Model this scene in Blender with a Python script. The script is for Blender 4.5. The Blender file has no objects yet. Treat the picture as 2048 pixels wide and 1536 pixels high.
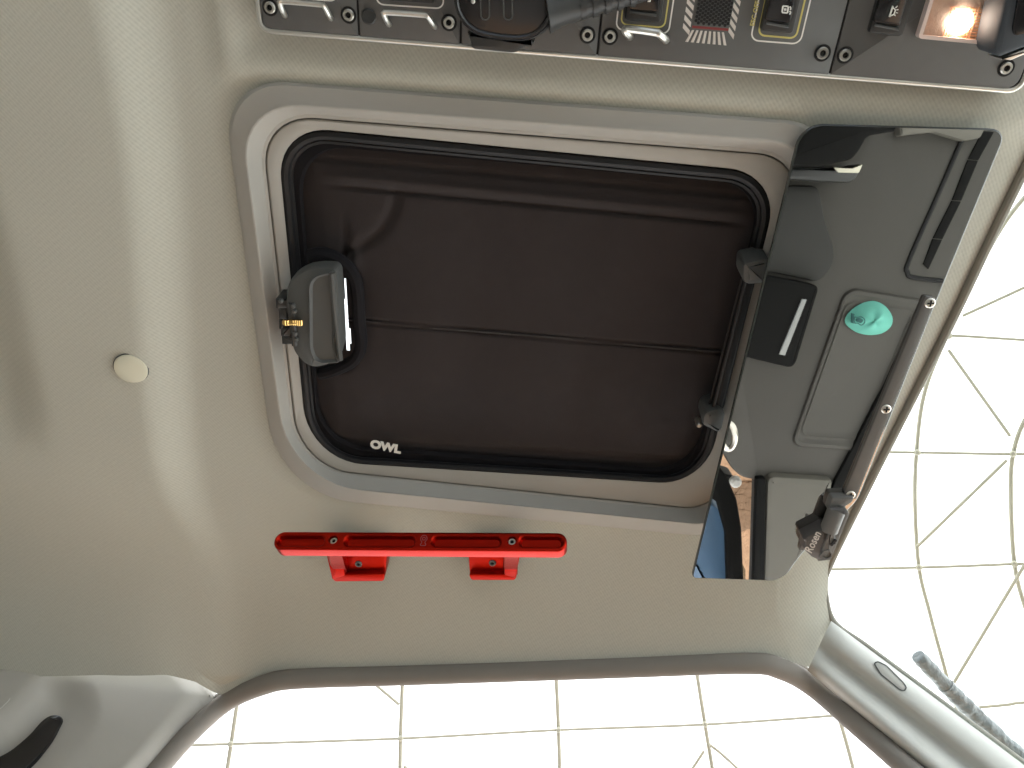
import bpy, bmesh, math, random
from mathutils import Vector as V, Matrix
random.seed(7)
S = bpy.context.scene
C = S.collection
R = math.radians

# ------------------------------------------------------------------ camera
FP = 1500.0                      # focal length in pixels of a 2048 wide picture
CZ = 1.9                         # eye height above the ground
ex = V((1, -.083, -.03)).normalized()
ey = V((-154, -2400, 1500)); ey = (ey - ex * ey.dot(ex)).normalized()
ez = -ex.cross(ey)
cam = bpy.data.cameras.new('camera')
cam.sensor_width = 36; cam.lens = 36 * FP / 2048
cam.clip_start = .01; cam.clip_end = 200
co = bpy.data.objects.new('camera', cam); C.objects.link(co)
M = Matrix(((ex.x, ex.y, -ex.z, 0), (ey.x, ey.y, -ey.z, 0), (ez.x, ez.y, -ez.z, CZ), (0, 0, 0, 1)))
co.matrix_world = M
S.camera = co

# ------------------------------------------------------------------ sky, sun, exposure
w = bpy.data.worlds.new('World'); S.world = w; w.use_nodes = True
nt = w.node_tree; nt.nodes.clear()
out = nt.nodes.new('ShaderNodeOutputWorld'); bg = nt.nodes.new('ShaderNodeBackground')
sky = nt.nodes.new('ShaderNodeTexSky'); sky.sky_type = 'NISHITA'; sky.sun_disc = False
SUN_EL, SUN_AZ = R(52), R(50)
sky.sun_elevation = SUN_EL; sky.sun_rotation = SUN_AZ
sky.air_density = 1.0; sky.dust_density = 2.5
nt.links.new(sky.outputs[0], bg.inputs[0]); bg.inputs[1].default_value = .12
nt.links.new(bg.outputs[0], out.inputs[0])
sl = bpy.data.lights.new('sun', 'SUN'); sl.energy = 4.5; sl.angle = R(.5); sl.color = (1, .97, .93)
so = bpy.data.objects.new('sun', sl); C.objects.link(so)
sd = V((math.sin(SUN_AZ) * math.cos(SUN_EL), math.cos(SUN_AZ) * math.cos(SUN_EL), math.sin(SUN_EL)))
so.rotation_euler = (-sd).to_track_quat('-Z', 'Y').to_euler(); so.location = (0, 0, 12)
S.view_settings.view_transform = 'Standard'; S.view_settings.look = 'None'
S.view_settings.gamma = 1; S.view_settings.use_curve_mapping = False
S.view_settings.exposure = 1.64
S.cycles.use_denoising = True
S.cycles.max_bounces = 10; S.cycles.diffuse_bounces = 6; S.cycles.transparent_max_bounces = 12
S.cycles.sample_clamp_indirect = 6
S.cycles.caustics_reflective = False; S.cycles.caustics_refractive = False

# ------------------------------------------------------------------ pixel -> place
def ray(px, py):
    d = V((px - 1024, 768 - py, FP))
    return V((ex.dot(d), ey.dot(d), ez.dot(d)))
def at(px, py, h):
    d = ray(px, py); return d * (h / d.z)
def aty(px, py, y):
    d = ray(px, py); return d * (y / d.y)
def atd(px, py, dep):
    return ray(px, py) * (dep / FP)
def atp(px, py, p0, n):
    d = ray(px, py); return d * (p0.dot(n) / d.dot(n))
# the sun visor's plane, its door end hanging lower than its other end
VT = R(8.5)
VP0 = V((.28, .13, .633)); VN = V((0, -math.sin(VT), -math.cos(VT)))
def vis(px, py, off=0.0):
    return atp(px, py, VP0 + VN * off, VN)
def refl(px, py, h):
    d = ray(px, py); q = d * (VP0.dot(VN) / d.dot(VN))
    r = d - VN * (2 * d.dot(VN))
    return q + r * ((h - q.z) / r.z)

# ------------------------------------------------------------------ materials
def mat(name, col, rough=.5, metal=0, spec=.5, var=0, vscale=30, bump=0, bscale=400, bdist=.001, weave=0, brush=None, coat=0, sheen=0, alpha=None, wper=.0032, stain=0):
    m = bpy.data.materials.new(name); m.use_nodes = True
    n, l = m.node_tree.nodes, m.node_tree.links
    b = n['Principled BSDF']
    b.inputs['Base Color'].default_value = (*col, 1); b.inputs['Roughness'].default_value = rough
    b.inputs['Metallic'].default_value = metal; b.inputs['Specular IOR Level'].default_value = spec
    b.inputs['Coat Weight'].default_value = coat
    if sheen:
        b.inputs['Sheen Weight'].default_value = sheen; b.inputs['Sheen Roughness'].default_value = .5
    tc = n.new('ShaderNodeTexCoord')
    colsock = None
    def mixmul(prev, fac_sock, lo, hi):
        r_ = n.new('ShaderNodeMapRange'); r_.inputs['To Min'].default_value = lo; r_.inputs['To Max'].default_value = hi
        l.new(fac_sock, r_.inputs['Value'])
        x = n.new('ShaderNodeVectorMath'); x.operation = 'SCALE'
        if prev is None: x.inputs[0].default_value = col
        else: l.new(prev, x.inputs[0])
        l.new(r_.outputs[0], x.inputs['Scale']); return x.outputs[0]
    def noise(scale, detail=3, vec=None):
        t = n.new('ShaderNodeTexNoise'); t.inputs['Scale'].default_value = scale; t.inputs['Detail'].default_value = detail
        l.new(vec or tc.outputs['Object'], t.inputs['Vector']); return t.outputs['Fac']
    hs = None
    if var: colsock = mixmul(colsock, noise(vscale), 1 - var, 1 + var)
    if stain: colsock = mixmul(colsock, noise(6, 5), 1 - stain, 1 + stain)
    if weave:
        ws = []
        for a in (38, -52):
            mp = n.new('ShaderNodeMapping'); mp.inputs['Rotation'].default_value = (0, 0, R(a)); l.new(tc.outputs['Object'], mp.inputs[0])
            wv = n.new('ShaderNodeTexWave'); wv.inputs['Scale'].default_value = .314 / wper * (1 if a > 0 else .6); wv.inputs['Distortion'].default_value = .6
            wv.inputs['Detail Scale'].default_value = 3
            l.new(mp.outputs[0], wv.inputs['Vector']); ws.append(wv.outputs['Fac'])
        mm = n.new('ShaderNodeMath'); mm.operation = 'MULTIPLY_ADD'; mm.inputs[1].default_value = .4
        l.new(ws[1], mm.inputs[0]); l.new(ws[0], mm.inputs[2])
        colsock = mixmul(colsock, mm.outputs[0], 1 - weave, 1 + weave * .6)
        hs = mm.outputs[0]
    if bump:
        v_ = None
        if brush:
            mp = n.new('ShaderNodeMapping'); mp.inputs['Scale'].default_value = brush; l.new(tc.outputs['Object'], mp.inputs[0]); v_ = mp.outputs[0]
        ns = noise(bscale, 3, v_)
        bp = n.new('ShaderNodeBump'); bp.inputs['Strength'].default_value = bump; bp.inputs['Distance'].default_value = bdist
        l.new(ns, bp.inputs['Height'])
        if hs is not None:
            bp2 = n.new('ShaderNodeBump'); bp2.inputs['Strength'].default_value = bump; bp2.inputs['Distance'].default_value = bdist * .6
            l.new(hs, bp2.inputs['Height']); l.new(bp.outputs[0], bp2.inputs['Normal']); bp = bp2
        l.new(bp.outputs[0], b.inputs['Normal'])
        if brush: 
            rr = n.new('ShaderNodeMapRange'); rr.inputs['To Min'].default_value = rough - .08; rr.inputs['To Max'].default_value = rough + .1
            l.new(ns, rr.inputs['Value']); l.new(rr.outputs[0], b.inputs['Roughness'])
    if colsock is not None: l.new(colsock, b.inputs['Base Color'])
    return m
def emit(name, col, s):
    m = mat(name, col); b = m.node_tree.nodes['Principled BSDF']
    b.inputs['Emission Color'].default_value = (*col, 1); b.inputs['Emission Strength'].default_value = s; return m
def glass(name, tint, gl=.06, fac=.06):
    m = bpy.data.materials.new(name); m.use_nodes = True; n, l = m.node_tree.nodes, m.node_tree.links; n.clear()
    o = n.new('ShaderNodeOutputMaterial'); mx = n.new('ShaderNodeMixShader'); t = n.new('ShaderNodeBsdfTransparent'); g = n.new('ShaderNodeBsdfGlossy')
    t.inputs[0].default_value = (*tint, 1); g.inputs['Roughness'].default_value = gl; mx.inputs[0].default_value = fac
    l.new(t.outputs[0], mx.inputs[1]); l.new(g.outputs[0], mx.inputs[2]); l.new(mx.outputs[0], o.inputs[0]); return m
def membrane(name):
    m = bpy.data.materials.new(name); m.use_nodes = True; n, l = m.node_tree.nodes, m.node_tree.links; n.clear()
    o = n.new('ShaderNodeOutputMaterial'); mx = n.new('ShaderNodeMixShader'); t = n.new('ShaderNodeBsdfTranslucent'); g = n.new('ShaderNodeBsdfDiffuse')
    t.inputs[0].default_value = (.885, .92, .935, 1); g.inputs[0].default_value = (.83, .85, .85, 1); mx.inputs[0].default_value = .3
    l.new(t.outputs[0], mx.inputs[1]); l.new(g.outputs[0], mx.inputs[2]); l.new(mx.outputs[0], o.inputs[0]); return m

FABRIC = mat('headliner fabric', (.484, .480, .417), .95, spec=.15, var=.075, vscale=320, bump=.12, bscale=420, bdist=.0006, weave=.075, wper=.0029, stain=.05)
FRAME = mat('painted grey plastic', (.395, .38, .345), .6, spec=.3, var=.03, vscale=40, bump=.25, bscale=1600, bdist=.0004, stain=.03)
PILLARD = mat('grey pillar plastic', (.45, .432, .39), .65, spec=.35, var=.03, bump=.3, bscale=1300, bdist=.0004, stain=.03)
PILLAR = mat('pale pillar plastic', (.56, .56, .52), .6, spec=.35, var=.03, bump=.3, bscale=1300, bdist=.0004, stain=.03)
SEAL = mat('brown grey rubber', (.24, .220, .195), .8, spec=.2, var=.06, bump=.2, bscale=700, bdist=.0004)
WSEAL = mat('dark trim rubber', (.27, .26, .22), .7, var=.05)
BUTTON = mat('cream plastic', (.64, .62, .49), .5, var=.02)
SHADE = mat('blackout fabric', (.034, .0272, .0268), .9, spec=.25, var=.12, vscale=60, bump=.5, bscale=1200, bdist=.0006, sheen=.06, stain=.18)
BIND = mat('black nylon binding', (.010, .009, .0105), .85, spec=.2, bump=.4, bscale=1500, bdist=.0004)
RUB = mat('black rubber gasket', (.010, .010, .011), .5, spec=.35)
BLK = mat('black plastic', (.030, .031, .030), .45, var=.08, bump=.2, bscale=900, bdist=.0003)
BLKG = mat('dark grey moulded plastic', (.075, .078, .074), .5, var=.05, bump=.25, bscale=1200, bdist=.0003)
GLOSSY = mat('glossy black plastic', (.014, .013, .014), .22, coat=.2, bump=.05, bscale=60, bdist=.0006)
RED = mat('red anodised aluminium', (.42, .014, .006), .34, metal=1, bump=.25, bscale=300, bdist=.0003, brush=(1, 14, 14))
REDL = mat('laser etched red', (.40, .10, .10), .6, metal=.4)
STEEL = mat('stainless steel', (.72, .69, .62), .28, metal=1, bump=.1, bscale=500)
SILVER = mat('silver trim', (.66, .65, .60), .3, metal=.9, bump=.1, bscale=300, brush=(1, 20, 20))
PANEL = mat('anodised grey panel', (.108, .108, .104), .5, metal=.2, var=.06, vscale=120, bump=.3, bscale=1800, bdist=.0003)
MATTE = mat('matte black plastic', (.012, .012, .0115), .95, spec=.08)
HOLE = mat('dark recess', (.008, .008, .008), .8)
WHITE = mat('white print', (.8, .79, .74), .6)
STRIPE = mat('grey white print', (.62, .58, .53), .6)
STRIPD = mat('dull silver tape', (.30, .31, .30), .6)
YELL = mat('yellow print', (.62, .55, .18), .6)
REDP = mat('dark red print', (.20, .03, .03), .6)
BRASS = mat('brass spring', (.75, .47, .16), .25, metal=1)
LENS = glass('clear lamp lens', (.95, .80, .70), .15, .14)
BULB = emit('lit bulb', (1.0, .93, .84), 10)
AMBER = mat('warm reflector', (.60, .56, .52), .5, metal=0, bump=.5, bscale=500)
MIRROR = mat('tinted mirror acrylic', (.54, .520, .49), .012, metal=1, bump=.006, bscale=9, bdist=.002)
VEDGE = mat('smoked acrylic edge', (.05, .055, .05), .2)
BRKT = mat('grey bracket', (.15, .147, .138), .5, metal=0, var=.05, bump=.15)
BRKD = mat('dark bracket', (.095, .088, .084), .5, var=.05)
GLASS = glass('windscreen glass', (.93, .96, .93), .0, .035)
TINT = glass('hatch glass', (.6, .62, .6), .0, .05)
TENT = membrane('white tent skin')
PIPE = mat('galvanised pipe', (.27, .255, .19), .6, metal=0, var=.1)
WRAP = mat('mottled wrap', (.16, .185, .19), .4, var=.5, vscale=45, bump=1, bscale=70, bdist=.006)
DASH = mat('dash plastic', (.066, .062, .053), .7, var=.08, vscale=500, bump=.4, bscale=900, bdist=.0005)
DASHL = mat('dash end plastic', (.125, .118, .098), .7, var=.04, bump=.3, bscale=900, bdist=.0005)
TEAL = mat('teal cotton', (.135, .45, .365), .85, var=.06, vscale=120, bump=.4, bscale=600, bdist=.0005)
TEALD = mat('dark teal print', (.02, .09, .085), .8)
BLUE = mat('blue door paint', (.085, .16, .26), .35, coat=.3, var=.03)
SAND = mat('sandy ground', (.46, .285, .17), .95, var=.22, vscale=25, bump=1, bscale=60, bdist=.01, stain=.1)
NEUTRAL = mat('neutral bounce', (.30, .285, .25), .95, var=.2, vscale=25, bump=1, bscale=60, bdist=.01, stain=.1)
PAVER = mat('brown stone', (.24, .15, .09), .95, var=.25, vscale=40, bump=1, bscale=60, bdist=.006)
SHELL = mat('van shell grey', (.42, .41, .38), .7, var=.04)
FLOOR = mat('van floor mat', (.20, .19, .17), .9, var=.1)

# ------------------------------------------------------------------ mesh helpers
WL = {}
def mk(name, vs, fs, m, parent=None, smooth=True, sharp=35):
    vs = [V(v) + V((0, 0, CZ)) for v in vs]
    org = sum(vs, V()) / len(vs)
    me = bpy.data.meshes.new(name); me.from_pydata([v - org for v in vs], [], fs); me.update()
    bm = bmesh.new(); bm.from_mesh(me); bmesh.ops.remove_doubles(bm, verts=bm.verts, dist=1e-6)
    bmesh.ops.recalc_face_normals(bm, faces=bm.faces)
    for f in bm.faces: f.smooth = smooth
    for e in bm.edges:
        if len(e.link_faces) == 2 and e.calc_face_angle(0) > R(sharp): e.smooth = False
    bm.to_mesh(me); bm.free(); me.materials.append(m)
    o = bpy.data.objects.new(name, me); C.objects.link(o)
    WL[o.name] = org
    if parent is not None: o.parent = parent; o.location = org - WL[parent.name]
    else: o.location = org
    return o
def tag(o, label, cat, group=None, kind=None):
    o['label'] = label
    if cat: o['category'] = cat
    if group: o['group'] = group
    if kind: o['kind'] = kind
    return o
def thing(name, p, label, cat, group=None):
    o = bpy.data.objects.new(name, None); C.objects.link(o); o.empty_display_size = .02
    o.location = V(p) + V((0, 0, CZ)); WL[o.name] = o.location.copy()
    return tag(o, label, cat, group)
def dup(o, parent, p):
    c = o.copy(); C.objects.link(c); c.parent = parent
    WL[c.name] = V(p) + V((0, 0, CZ)); c.location = WL[c.name] - WL[parent.name]
    for ch in o.children:
        d = ch.copy(); C.objects.link(d); d.parent = c
    return c

def loft(rings, closed=True, cap0=False, cap1=False, base=0):
    vs, fs = [], []; n = len(rings[0])
    for r_ in rings: vs += r_
    for i in range(len(rings) - 1):
        for j in range(n if closed else n - 1):
            k = (j + 1) % n
            fs.append([base + i * n + j, base + i * n + k, base + (i + 1) * n + k, base + (i + 1) * n + j])
    if cap0: fs.append([base + j for j in range(n)][::-1])
    if cap1: fs.append([base + (len(rings) - 1) * n + j for j in range(n)])
    return vs, fs
def join(*parts):
    vs, fs = [], []
    for v, f in parts:
        b = len(vs); vs += v; fs += [[i + b for i in q] for q in f]
    return vs, fs
def rpoly(pts, rad, k=6):
    """rounded polygon in the plane: list of (x, y)"""
    n = len(pts); o = []
    if not isinstance(rad, (list, tuple)): rad = [rad] * n
    for i in range(n):
        p = V(pts[i]).to_2d() if len(pts[i]) == 2 else V(pts[i]); a = V(pts[i - 1]); b = V(pts[(i + 1) % n]); r_ = rad[i]
        if r_ <= 0: o.append((p.x, p.y)); continue
        p = V((p.x, p.y)); a = V((a.x, a.y)); b = V((b.x, b.y))
        s = p + (a - p).normalized() * min(r_, (a - p).length * .49); e = p + (b - p).normalized() * min(r_, (b - p).length * .49)
        for t in range(k + 1):
            t /= k; q = s * (1 - t) ** 2 * .8 + e * t * t * .8 + p * 2 * t * (1 - t) * .8
            # conic weight close to a circle arc
            wgt = .8 * ((1 - t) ** 2 + t * t + 2 * t * (1 - t))
            q = (s * (1 - t) ** 2 + p * 2 * .75 * t * (1 - t) + e * t * t) / ((1 - t) ** 2 + 1.5 * t * (1 - t) + t * t)
            o.append((q.x, q.y))
    return o
def un(pxs, h): return [at(x, y, h) for x, y in pxs]
def inset(ring, d, nrm):
    n = len(ring); o = []
    c = sum(ring, V()) / n
    area = sum(((ring[i] - c).cross(ring[(i + 1) % n] - c)).dot(nrm) for i in range(n))
    sg = 1 if area > 0 else -1
    for i in range(n):
        a, b = ring[i - 1], ring[(i + 1) % n]; t = (b - a)
        if t.length < 1e-9: o.append(ring[i].copy()); continue
        o.append(ring[i] + nrm.cross(t.normalized()) * (d * sg))
    return o
DN = V((0, 0, -1))
def solid(ring, depth, bev, nrm=DN, steps=2):
    """a plate whose front outline is 'ring', 'depth' thick behind it, front edge rounded"""
    rs = [[p - nrm * depth for p in ring]]
    for i in range(steps + 1):
        a = math.pi / 2 * i / steps
        rs.append([p - nrm * (bev * (1 - math.sin(a))) for p in inset(ring, bev * (1 - math.cos(a)), nrm)])
    return loft(rs, True, True, True)
def slab(pxs, rad, h, depth, bev, k=5): return solid(un(rpoly(pxs, rad, k), h), depth, bev)
def vslab(pxs, rad, off, depth, bev, k=5): return solid([vis(x, y, off) for x, y in rpoly(pxs, rad, k)], depth, bev, VN)
def rim(ring, wd, hgt, nrm=DN):
    """a flat printed or raised line following 'ring'"""
    a = ring; b = inset(ring, wd, nrm)
    return loft([a, [p + nrm * hgt for p in a], [p + nrm * hgt for p in b], b], True)
def tube(pts, r_, n=10, closed=False, cap=True, rads=None):
    pts = [V(p) for p in pts]; rings = []; N = len(pts); up = None
    for i in range(N):
        if closed: t = (pts[(i + 1) % N] - pts[i - 1]).normalized()
        else: t = (pts[min(i + 1, N - 1)] - pts[max(i - 1, 0)]).normalized()
        if up is None:
            up = t.orthogonal().normalized()
        up = (up - t * up.dot(t)).normalized(); s = t.cross(up); rr = rads[i] if rads else r_
        rings.append([pts[i] + (up * math.cos(2 * math.pi * j / n) + s * math.sin(2 * math.pi * j / n)) * rr for j in range(n)])
    if closed: rings.append(rings[0])
    return loft(rings, True, cap and not closed, cap and not closed)
def cr(pts, k=6):
    """Catmull-Rom through points"""
    pts = [V(p) for p in pts]; o = []
    for i in range(len(pts) - 1):
        a, b, c_, d = pts[max(i - 1, 0)], pts[i], pts[i + 1], pts[min(i + 2, len(pts) - 1)]
        for t in range(k):
            t /= k; o.append(((b * 2) + (c_ - a) * t + (a * 2 - b * 5 + c_ * 4 - d) * t * t + (b * 3 - a - c_ * 3 + d) * t ** 3) * .5)
    o.append(pts[-1]); return o
def disc(c, r0, nrm, prof, n=20, cap=True):
    """lathe: prof is a list of (radius, height along nrm)"""
    nrm = nrm.normalized(); u = nrm.orthogonal().normalized(); v = nrm.cross(u)
    rs = [[c + (u * math.cos(2 * math.pi * j / n) + v * math.sin(2 * math.pi * j / n)) * (a * r0) + nrm * b for j in range(n)] for a, b in prof]
    return loft(rs, True, cap, cap)
def box(a, b):
    (x0, y0, z0), (x1, y1, z1) = a, b
    vs = [V((x, y, z)) for x in (x0, x1) for y in (y0, y1) for z in (z0, z1)]
    return vs, [[0, 1, 3, 2], [4, 6, 7, 5], [0, 4, 5, 1], [2, 3, 7, 6], [0, 2, 6, 4], [1, 5, 7, 3]]
def text(name, s, o, u, v, size, m, parent, depth=.0004, shear=0, bold=0, sx=1):
    cu = bpy.data.curves.new(name, 'FONT'); cu.body = s; cu.size = size; cu.align_x = 'CENTER'; cu.align_y = 'CENTER'
    cu.extrude = depth; cu.shear = shear; cu.offset = bold; cu.resolution_u = 3
    t = bpy.data.objects.new(name + ' curve', cu); C.objects.link(t)
    dg = bpy.context.evaluated_depsgraph_get(); me = bpy.data.meshes.new_from_object(t.evaluated_get(dg))
    u = u.normalized(); v = (v - u * v.dot(u)).normalized(); nn = u.cross(v)
    vs = [o + u * (p.co.x * sx) + v * p.co.y + nn * p.co.z for p in me.vertices]; fs = [list(p.vertices) for p in me.polygons]
    bpy.data.objects.remove(t); bpy.data.curves.remove(cu); bpy.data.meshes.remove(me)
    return mk(name, vs, fs, m, parent, smooth=False)
def lerp(a, b, t): return a + (b - a) * t
def interp(x, tab):
    if x <= tab[0][0]: return tab[0][1] + (x - tab[0][0]) * (tab[1][1] - tab[0][1]) / (tab[1][0] - tab[0][0])
    for (a, p), (b, q) in zip(tab, tab[1:]):
        if x <= b: return p + (q - p) * (x - a) / (b - a)
    (a, p), (b, q) = tab[-2:]; return q + (x - b) * (q - p) / (b - a)
def sst(a, b, x):
    t = min(1, max(0, (x - a) / (b - a))); return t * t * (3 - 2 * t)

# ------------------------------------------------------------------ the van's shell and the ceiling
H = .65
HD = .60                                               # height of the door opening's top edge above the eye
WH = .662
dpx = [(-200, 1354), (0, 1349), (200, 1345), (330, 1347), (400, 1362), (445, 1388), (500, 1368), (600, 1346), (1000, 1326), (1490, 1309), (1560, 1318), (1620, 1342), (1660, 1375)]
door_tab = sorted((p.x, p.y) for p in un(dpx, HD))
wpx = [(2300, -150), (2048, 338), (1900, 650), (1750, 945), (1672, 1105), (1655, 1145), (1650, 1185), (1668, 1245)]
ws_tab = sorted((p.y, p.x) for p in un(wpx, WH))
def ydoor(x): return min(interp(x, door_tab), .95)
def xws(y): return interp(max(y, -.2), ws_tab)
def ceil_h(x, y):
    h = H
    d = sum(ydoor(x + k * .018) for k in (-3, -2, -1, 0, 1, 2, 3)) / 7 - y
    d = max(d, min(ydoor(x) - y, .012), 0)
    if d < .19: h -= (H - HD) * max(0, 1 - d / .19) ** 2.0
    d = xws(y) - x
    if d < .065: h += (WH + .003 - H) * max(0, 1 - d / .075) ** 2.0
    st = -.318 - .05 * sst(.1, .6, y) + .02 * sst(.55, .75, y)
    h -= .022 * (1 - sst(st - .05, st, x)) * (1 - .8 * sst(.5, .7, y))
    h += .03 * math.exp(-((x + .60) / .10) ** 2 - ((y - .37) / .17) ** 2) * sst(-.48, -.56, x) if False else 0
    h += .016 * (1 - sst(-.57, -.50, x + .10 * (y - .4))) * sst(.12, .30, y) * (1 - sst(.44, .56, y))
    # soft lip round the overhead console
    a = max(abs(x - .06) - .315, abs(y - .0) - .10)
    h -= .006 * math.exp(-((a - .016) / .012) ** 2)
    return h
XMIN, YMIN = -1.6, -.9
NX, NY = 300, 240
rpts = lambda pts, rad, h, k=10: un(rpoly(pts, rad, k), h)
HO = ([(440, 153), (1690, 248), (1478, 1080), (556, 990)], [135, 120, 100, 150])
HR = ([(478, 204), (1645, 290), (1462, 1055), (579, 966)], [125, 110, 80, 140])
HG = ([(519, 227), (1610, 313), (1440, 1024), (598, 936)], [110, 95, 75, 105])
HP = ([(551, 249), (1564, 346), (1409, 971), (617, 922)], [110, 108, 92, 110])
hole0 = [(p.x, p.y) for p in inset(rpts(*HR, .637), -.0005, DN)]
hole = [(p.x, p.y) for p in inset(rpts(*HR, .637), .008, DN)]
def inside(x, y, poly):
    c_ = False
    for (x0, y0), (x1, y1) in zip(poly, poly[1:] + poly[:1]):
        if (y0 > y) != (y1 > y) and x < (x1 - x0) * (y - y0) / (y1 - y0) + x0: c_ = not c_
    return c_
vs, fs = [], []
def spread(t, a): return 1 - (1 - t) ** a
for j in range(NY + 1):
    for i in range(NX + 1):
        s = spread(i / NX, 1.9); t = spread(j / NY, 1.9); x, y = 0, 0
        for _ in range(6):
            x = XMIN + s * (xws(y) - XMIN); y = YMIN + t * (ydoor(x) - YMIN)
        vs.append(V((x, y, ceil_h(x, y) + (.045 if inside(x, y, hole0) else 0))))
for j in range(NY):
    for i in range(NX):
        q = [j * (NX + 1) + i, j * (NX + 1) + i + 1, (j + 1) * (NX + 1) + i + 1, (j + 1) * (NX + 1) + i]
        c_ = sum((vs[k] for k in q), V()) / 4
        if inside(c_.x, c_.y, hole): continue
        fs.append(q)
used = sorted({k for q in fs for k in q}); rm = {k: i for i, k in enumerate(used)}
head = mk('headliner', [vs[k] for k in used], [[rm[k] for k in q] for q in fs], FABRIC, sharp=80)
tag(head, 'beige grey woven fabric ceiling lining round the roof hatch', None, kind='structure')
kc = at(262, 737, .628); kc.z = ceil_h(kc.x, kc.y)
mk('trim_button', *disc(kc, .0165, V((.12, 0, -1)), [(.9, -.004), (1, .0005), (.97, .0018), (.8, .0027), (.4, .0033), (.05, .0035)], 32), BUTTON, head)
mk('button_shadow_gap', *tube([kc + V((math.cos(a) * .0168, math.sin(a) * .0168, .0004 - .12 * math.cos(a) * .0168 * -1)) for a in [2 * math.pi * k / 32 for k in range(32)]], .0007, 6, True), BLKG, head)  # dark ring paints the shadow gap round the button

body = thing('van', (-.5, 0, -CZ), 'pale van body whose open doorway and raked windscreen surround the ceiling', 'van')
rf = [box((-1.7, -1.0, .70), (-.285, .80, .72)), box((.255, -1.0, .70), (.335, .66, .72)), box((-.285, -1.0, .70), (.255, .13, .72)), box((-.285, .60, .70), (.255, .76, .72))]
mk('roof_panel', *join(*rf), SHELL, body, smooth=False)
mk('rear_wall', *box((-1.70, -1.0, -1.3), (-1.62, 1.05, .70)), SHELL, body, smooth=False)
mk('floor_panel', *box((-1.7, -.98, -1.36), (1.0, .90, -1.3)), FLOOR, body, smooth=False)
mk('side_wall', *join(box((-1.7, -1.0, -1.3), (1.3, -.95, -.12)), box((-1.7, -1.0, -.12), (-.55, -.95, .7)), box((-.55, -1.0, .52), (.4, -.95, .7))), SHELL, body, smooth=False)
mk('side_wall', *box((-1.7, 1.0, -1.3), (-.50, 1.05, .70)), SHELL, body, smooth=False)

# windscreen: edge curve along the ceiling, then down the pillar
ws_edge = [V((xws(y), y, WH)) for y in [-.9, -.7, -.5, -.3, -.1, 0, .1, .2, .3, .4, .5, .56, .6]]
# the pillar's two long edges, from the ceiling corner down and forward
P0, P1 = at(1668, 1245, .642), aty(2048, 1528, .752)
Q0, Q1 = at(1620, 1342, .60), aty(1850, 1538, .765)
wtail = [at(1655, 1140, .661), at(1650, 1185, .655), at(1668, 1245, .642), lerp(P0, P1, .18), lerp(P0, P1, .45), lerp(P0, P1, .75), P1, lerp(P0, P1, 1.8), lerp(P0, P1, 3.0)]
wpts = [p for p in ws_edge if p.y < .55] + wtail
wcur = cr(wpts, 6)
scr = thing('windscreen', (.8, 0, .2), 'raked clear windscreen at the right with a thin dark edge trim', 'windscreen')
low = [V((1.22 - .25 * abs(p.y) ** 2, p.y * 1.15, -.12)) for p in wcur]
pane = loft([[p + V((.006, .004, .002)) for p in wcur], [lerp(p, q, .5) + V((.03, 0, .03)) for p, q in zip(wcur, low)], low], False)
mk('pane', *pane, GLASS, scr)
mk('edge_trim', *tube(wcur, .0042, 10), WSEAL, scr)

# door opening with its rubber seal
spx = [(180, 1720), (262, 1600), (318, 1536), (385, 1462), (455, 1402), (530, 1369), (600, 1357), (800, 1350), (1000, 1343), (1250, 1334), (1490, 1326), (1560, 1337), (1625, 1372), (1712, 1446), (1820, 1540), (1950, 1655)]
sdep = []
sp3 = []
for x, y in spx:
    if 455 <= x <= 1625: p = at(x, y, HD - .004)
    elif x < 455: p = aty(x, y, at(455, 1402, HD - .004).y + .02 * (455 - x) / 137)
    else: p = aty(x, y, lerp(at(1625, 1372, HD - .004).y, .768, min(1.4, (x - 1625) / 195)))
    sp3.append(p)
sc = cr(sp3, 8)
dfr = thing('door_frame', sum(sp3, V()) / len(sp3), 'brown grey rubber seal framing the bright door opening below the red handle', 'door frame')
def swept(path, prof, inward):
    rs = []
    for i, p in enumerate(path):
        t = (path[min(i + 1, len(path) - 1)] - path[max(i - 1, 0)]).normalized()
        nv = p.normalized(); s_ = t.cross(nv).normalized()       # s_: across the strip, seen from inside
        nv = s_.cross(t).normalized()
        if nv.dot(p) > 0: nv = -nv
        rs.append([p + s_ * a + nv * b for a, b in prof])
    return loft(rs, True, True, True)
prof = [(.0126 * math.cos(a), .0115 * math.sin(a)) for a in [2 * math.pi * k / 16 for k in range(16)]]
mk('rubber_seal', *swept(sc, prof, 1), SEAL, dfr)
lipc = [p * 1.012 for p in sc]
def shift(path, d):
    o = []
    for i, p in enumerate(path):
        t = (path[min(i + 1, len(path) - 1)] - path[max(i - 1, 0)]).normalized(); s_ = t.cross(p.normalized()).normalized(); o.append(p + s_ * d)
    return o
mk('seal_lip', *tube(shift(lipc, .0118), .0042, 8), SEAL, dfr)

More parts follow.
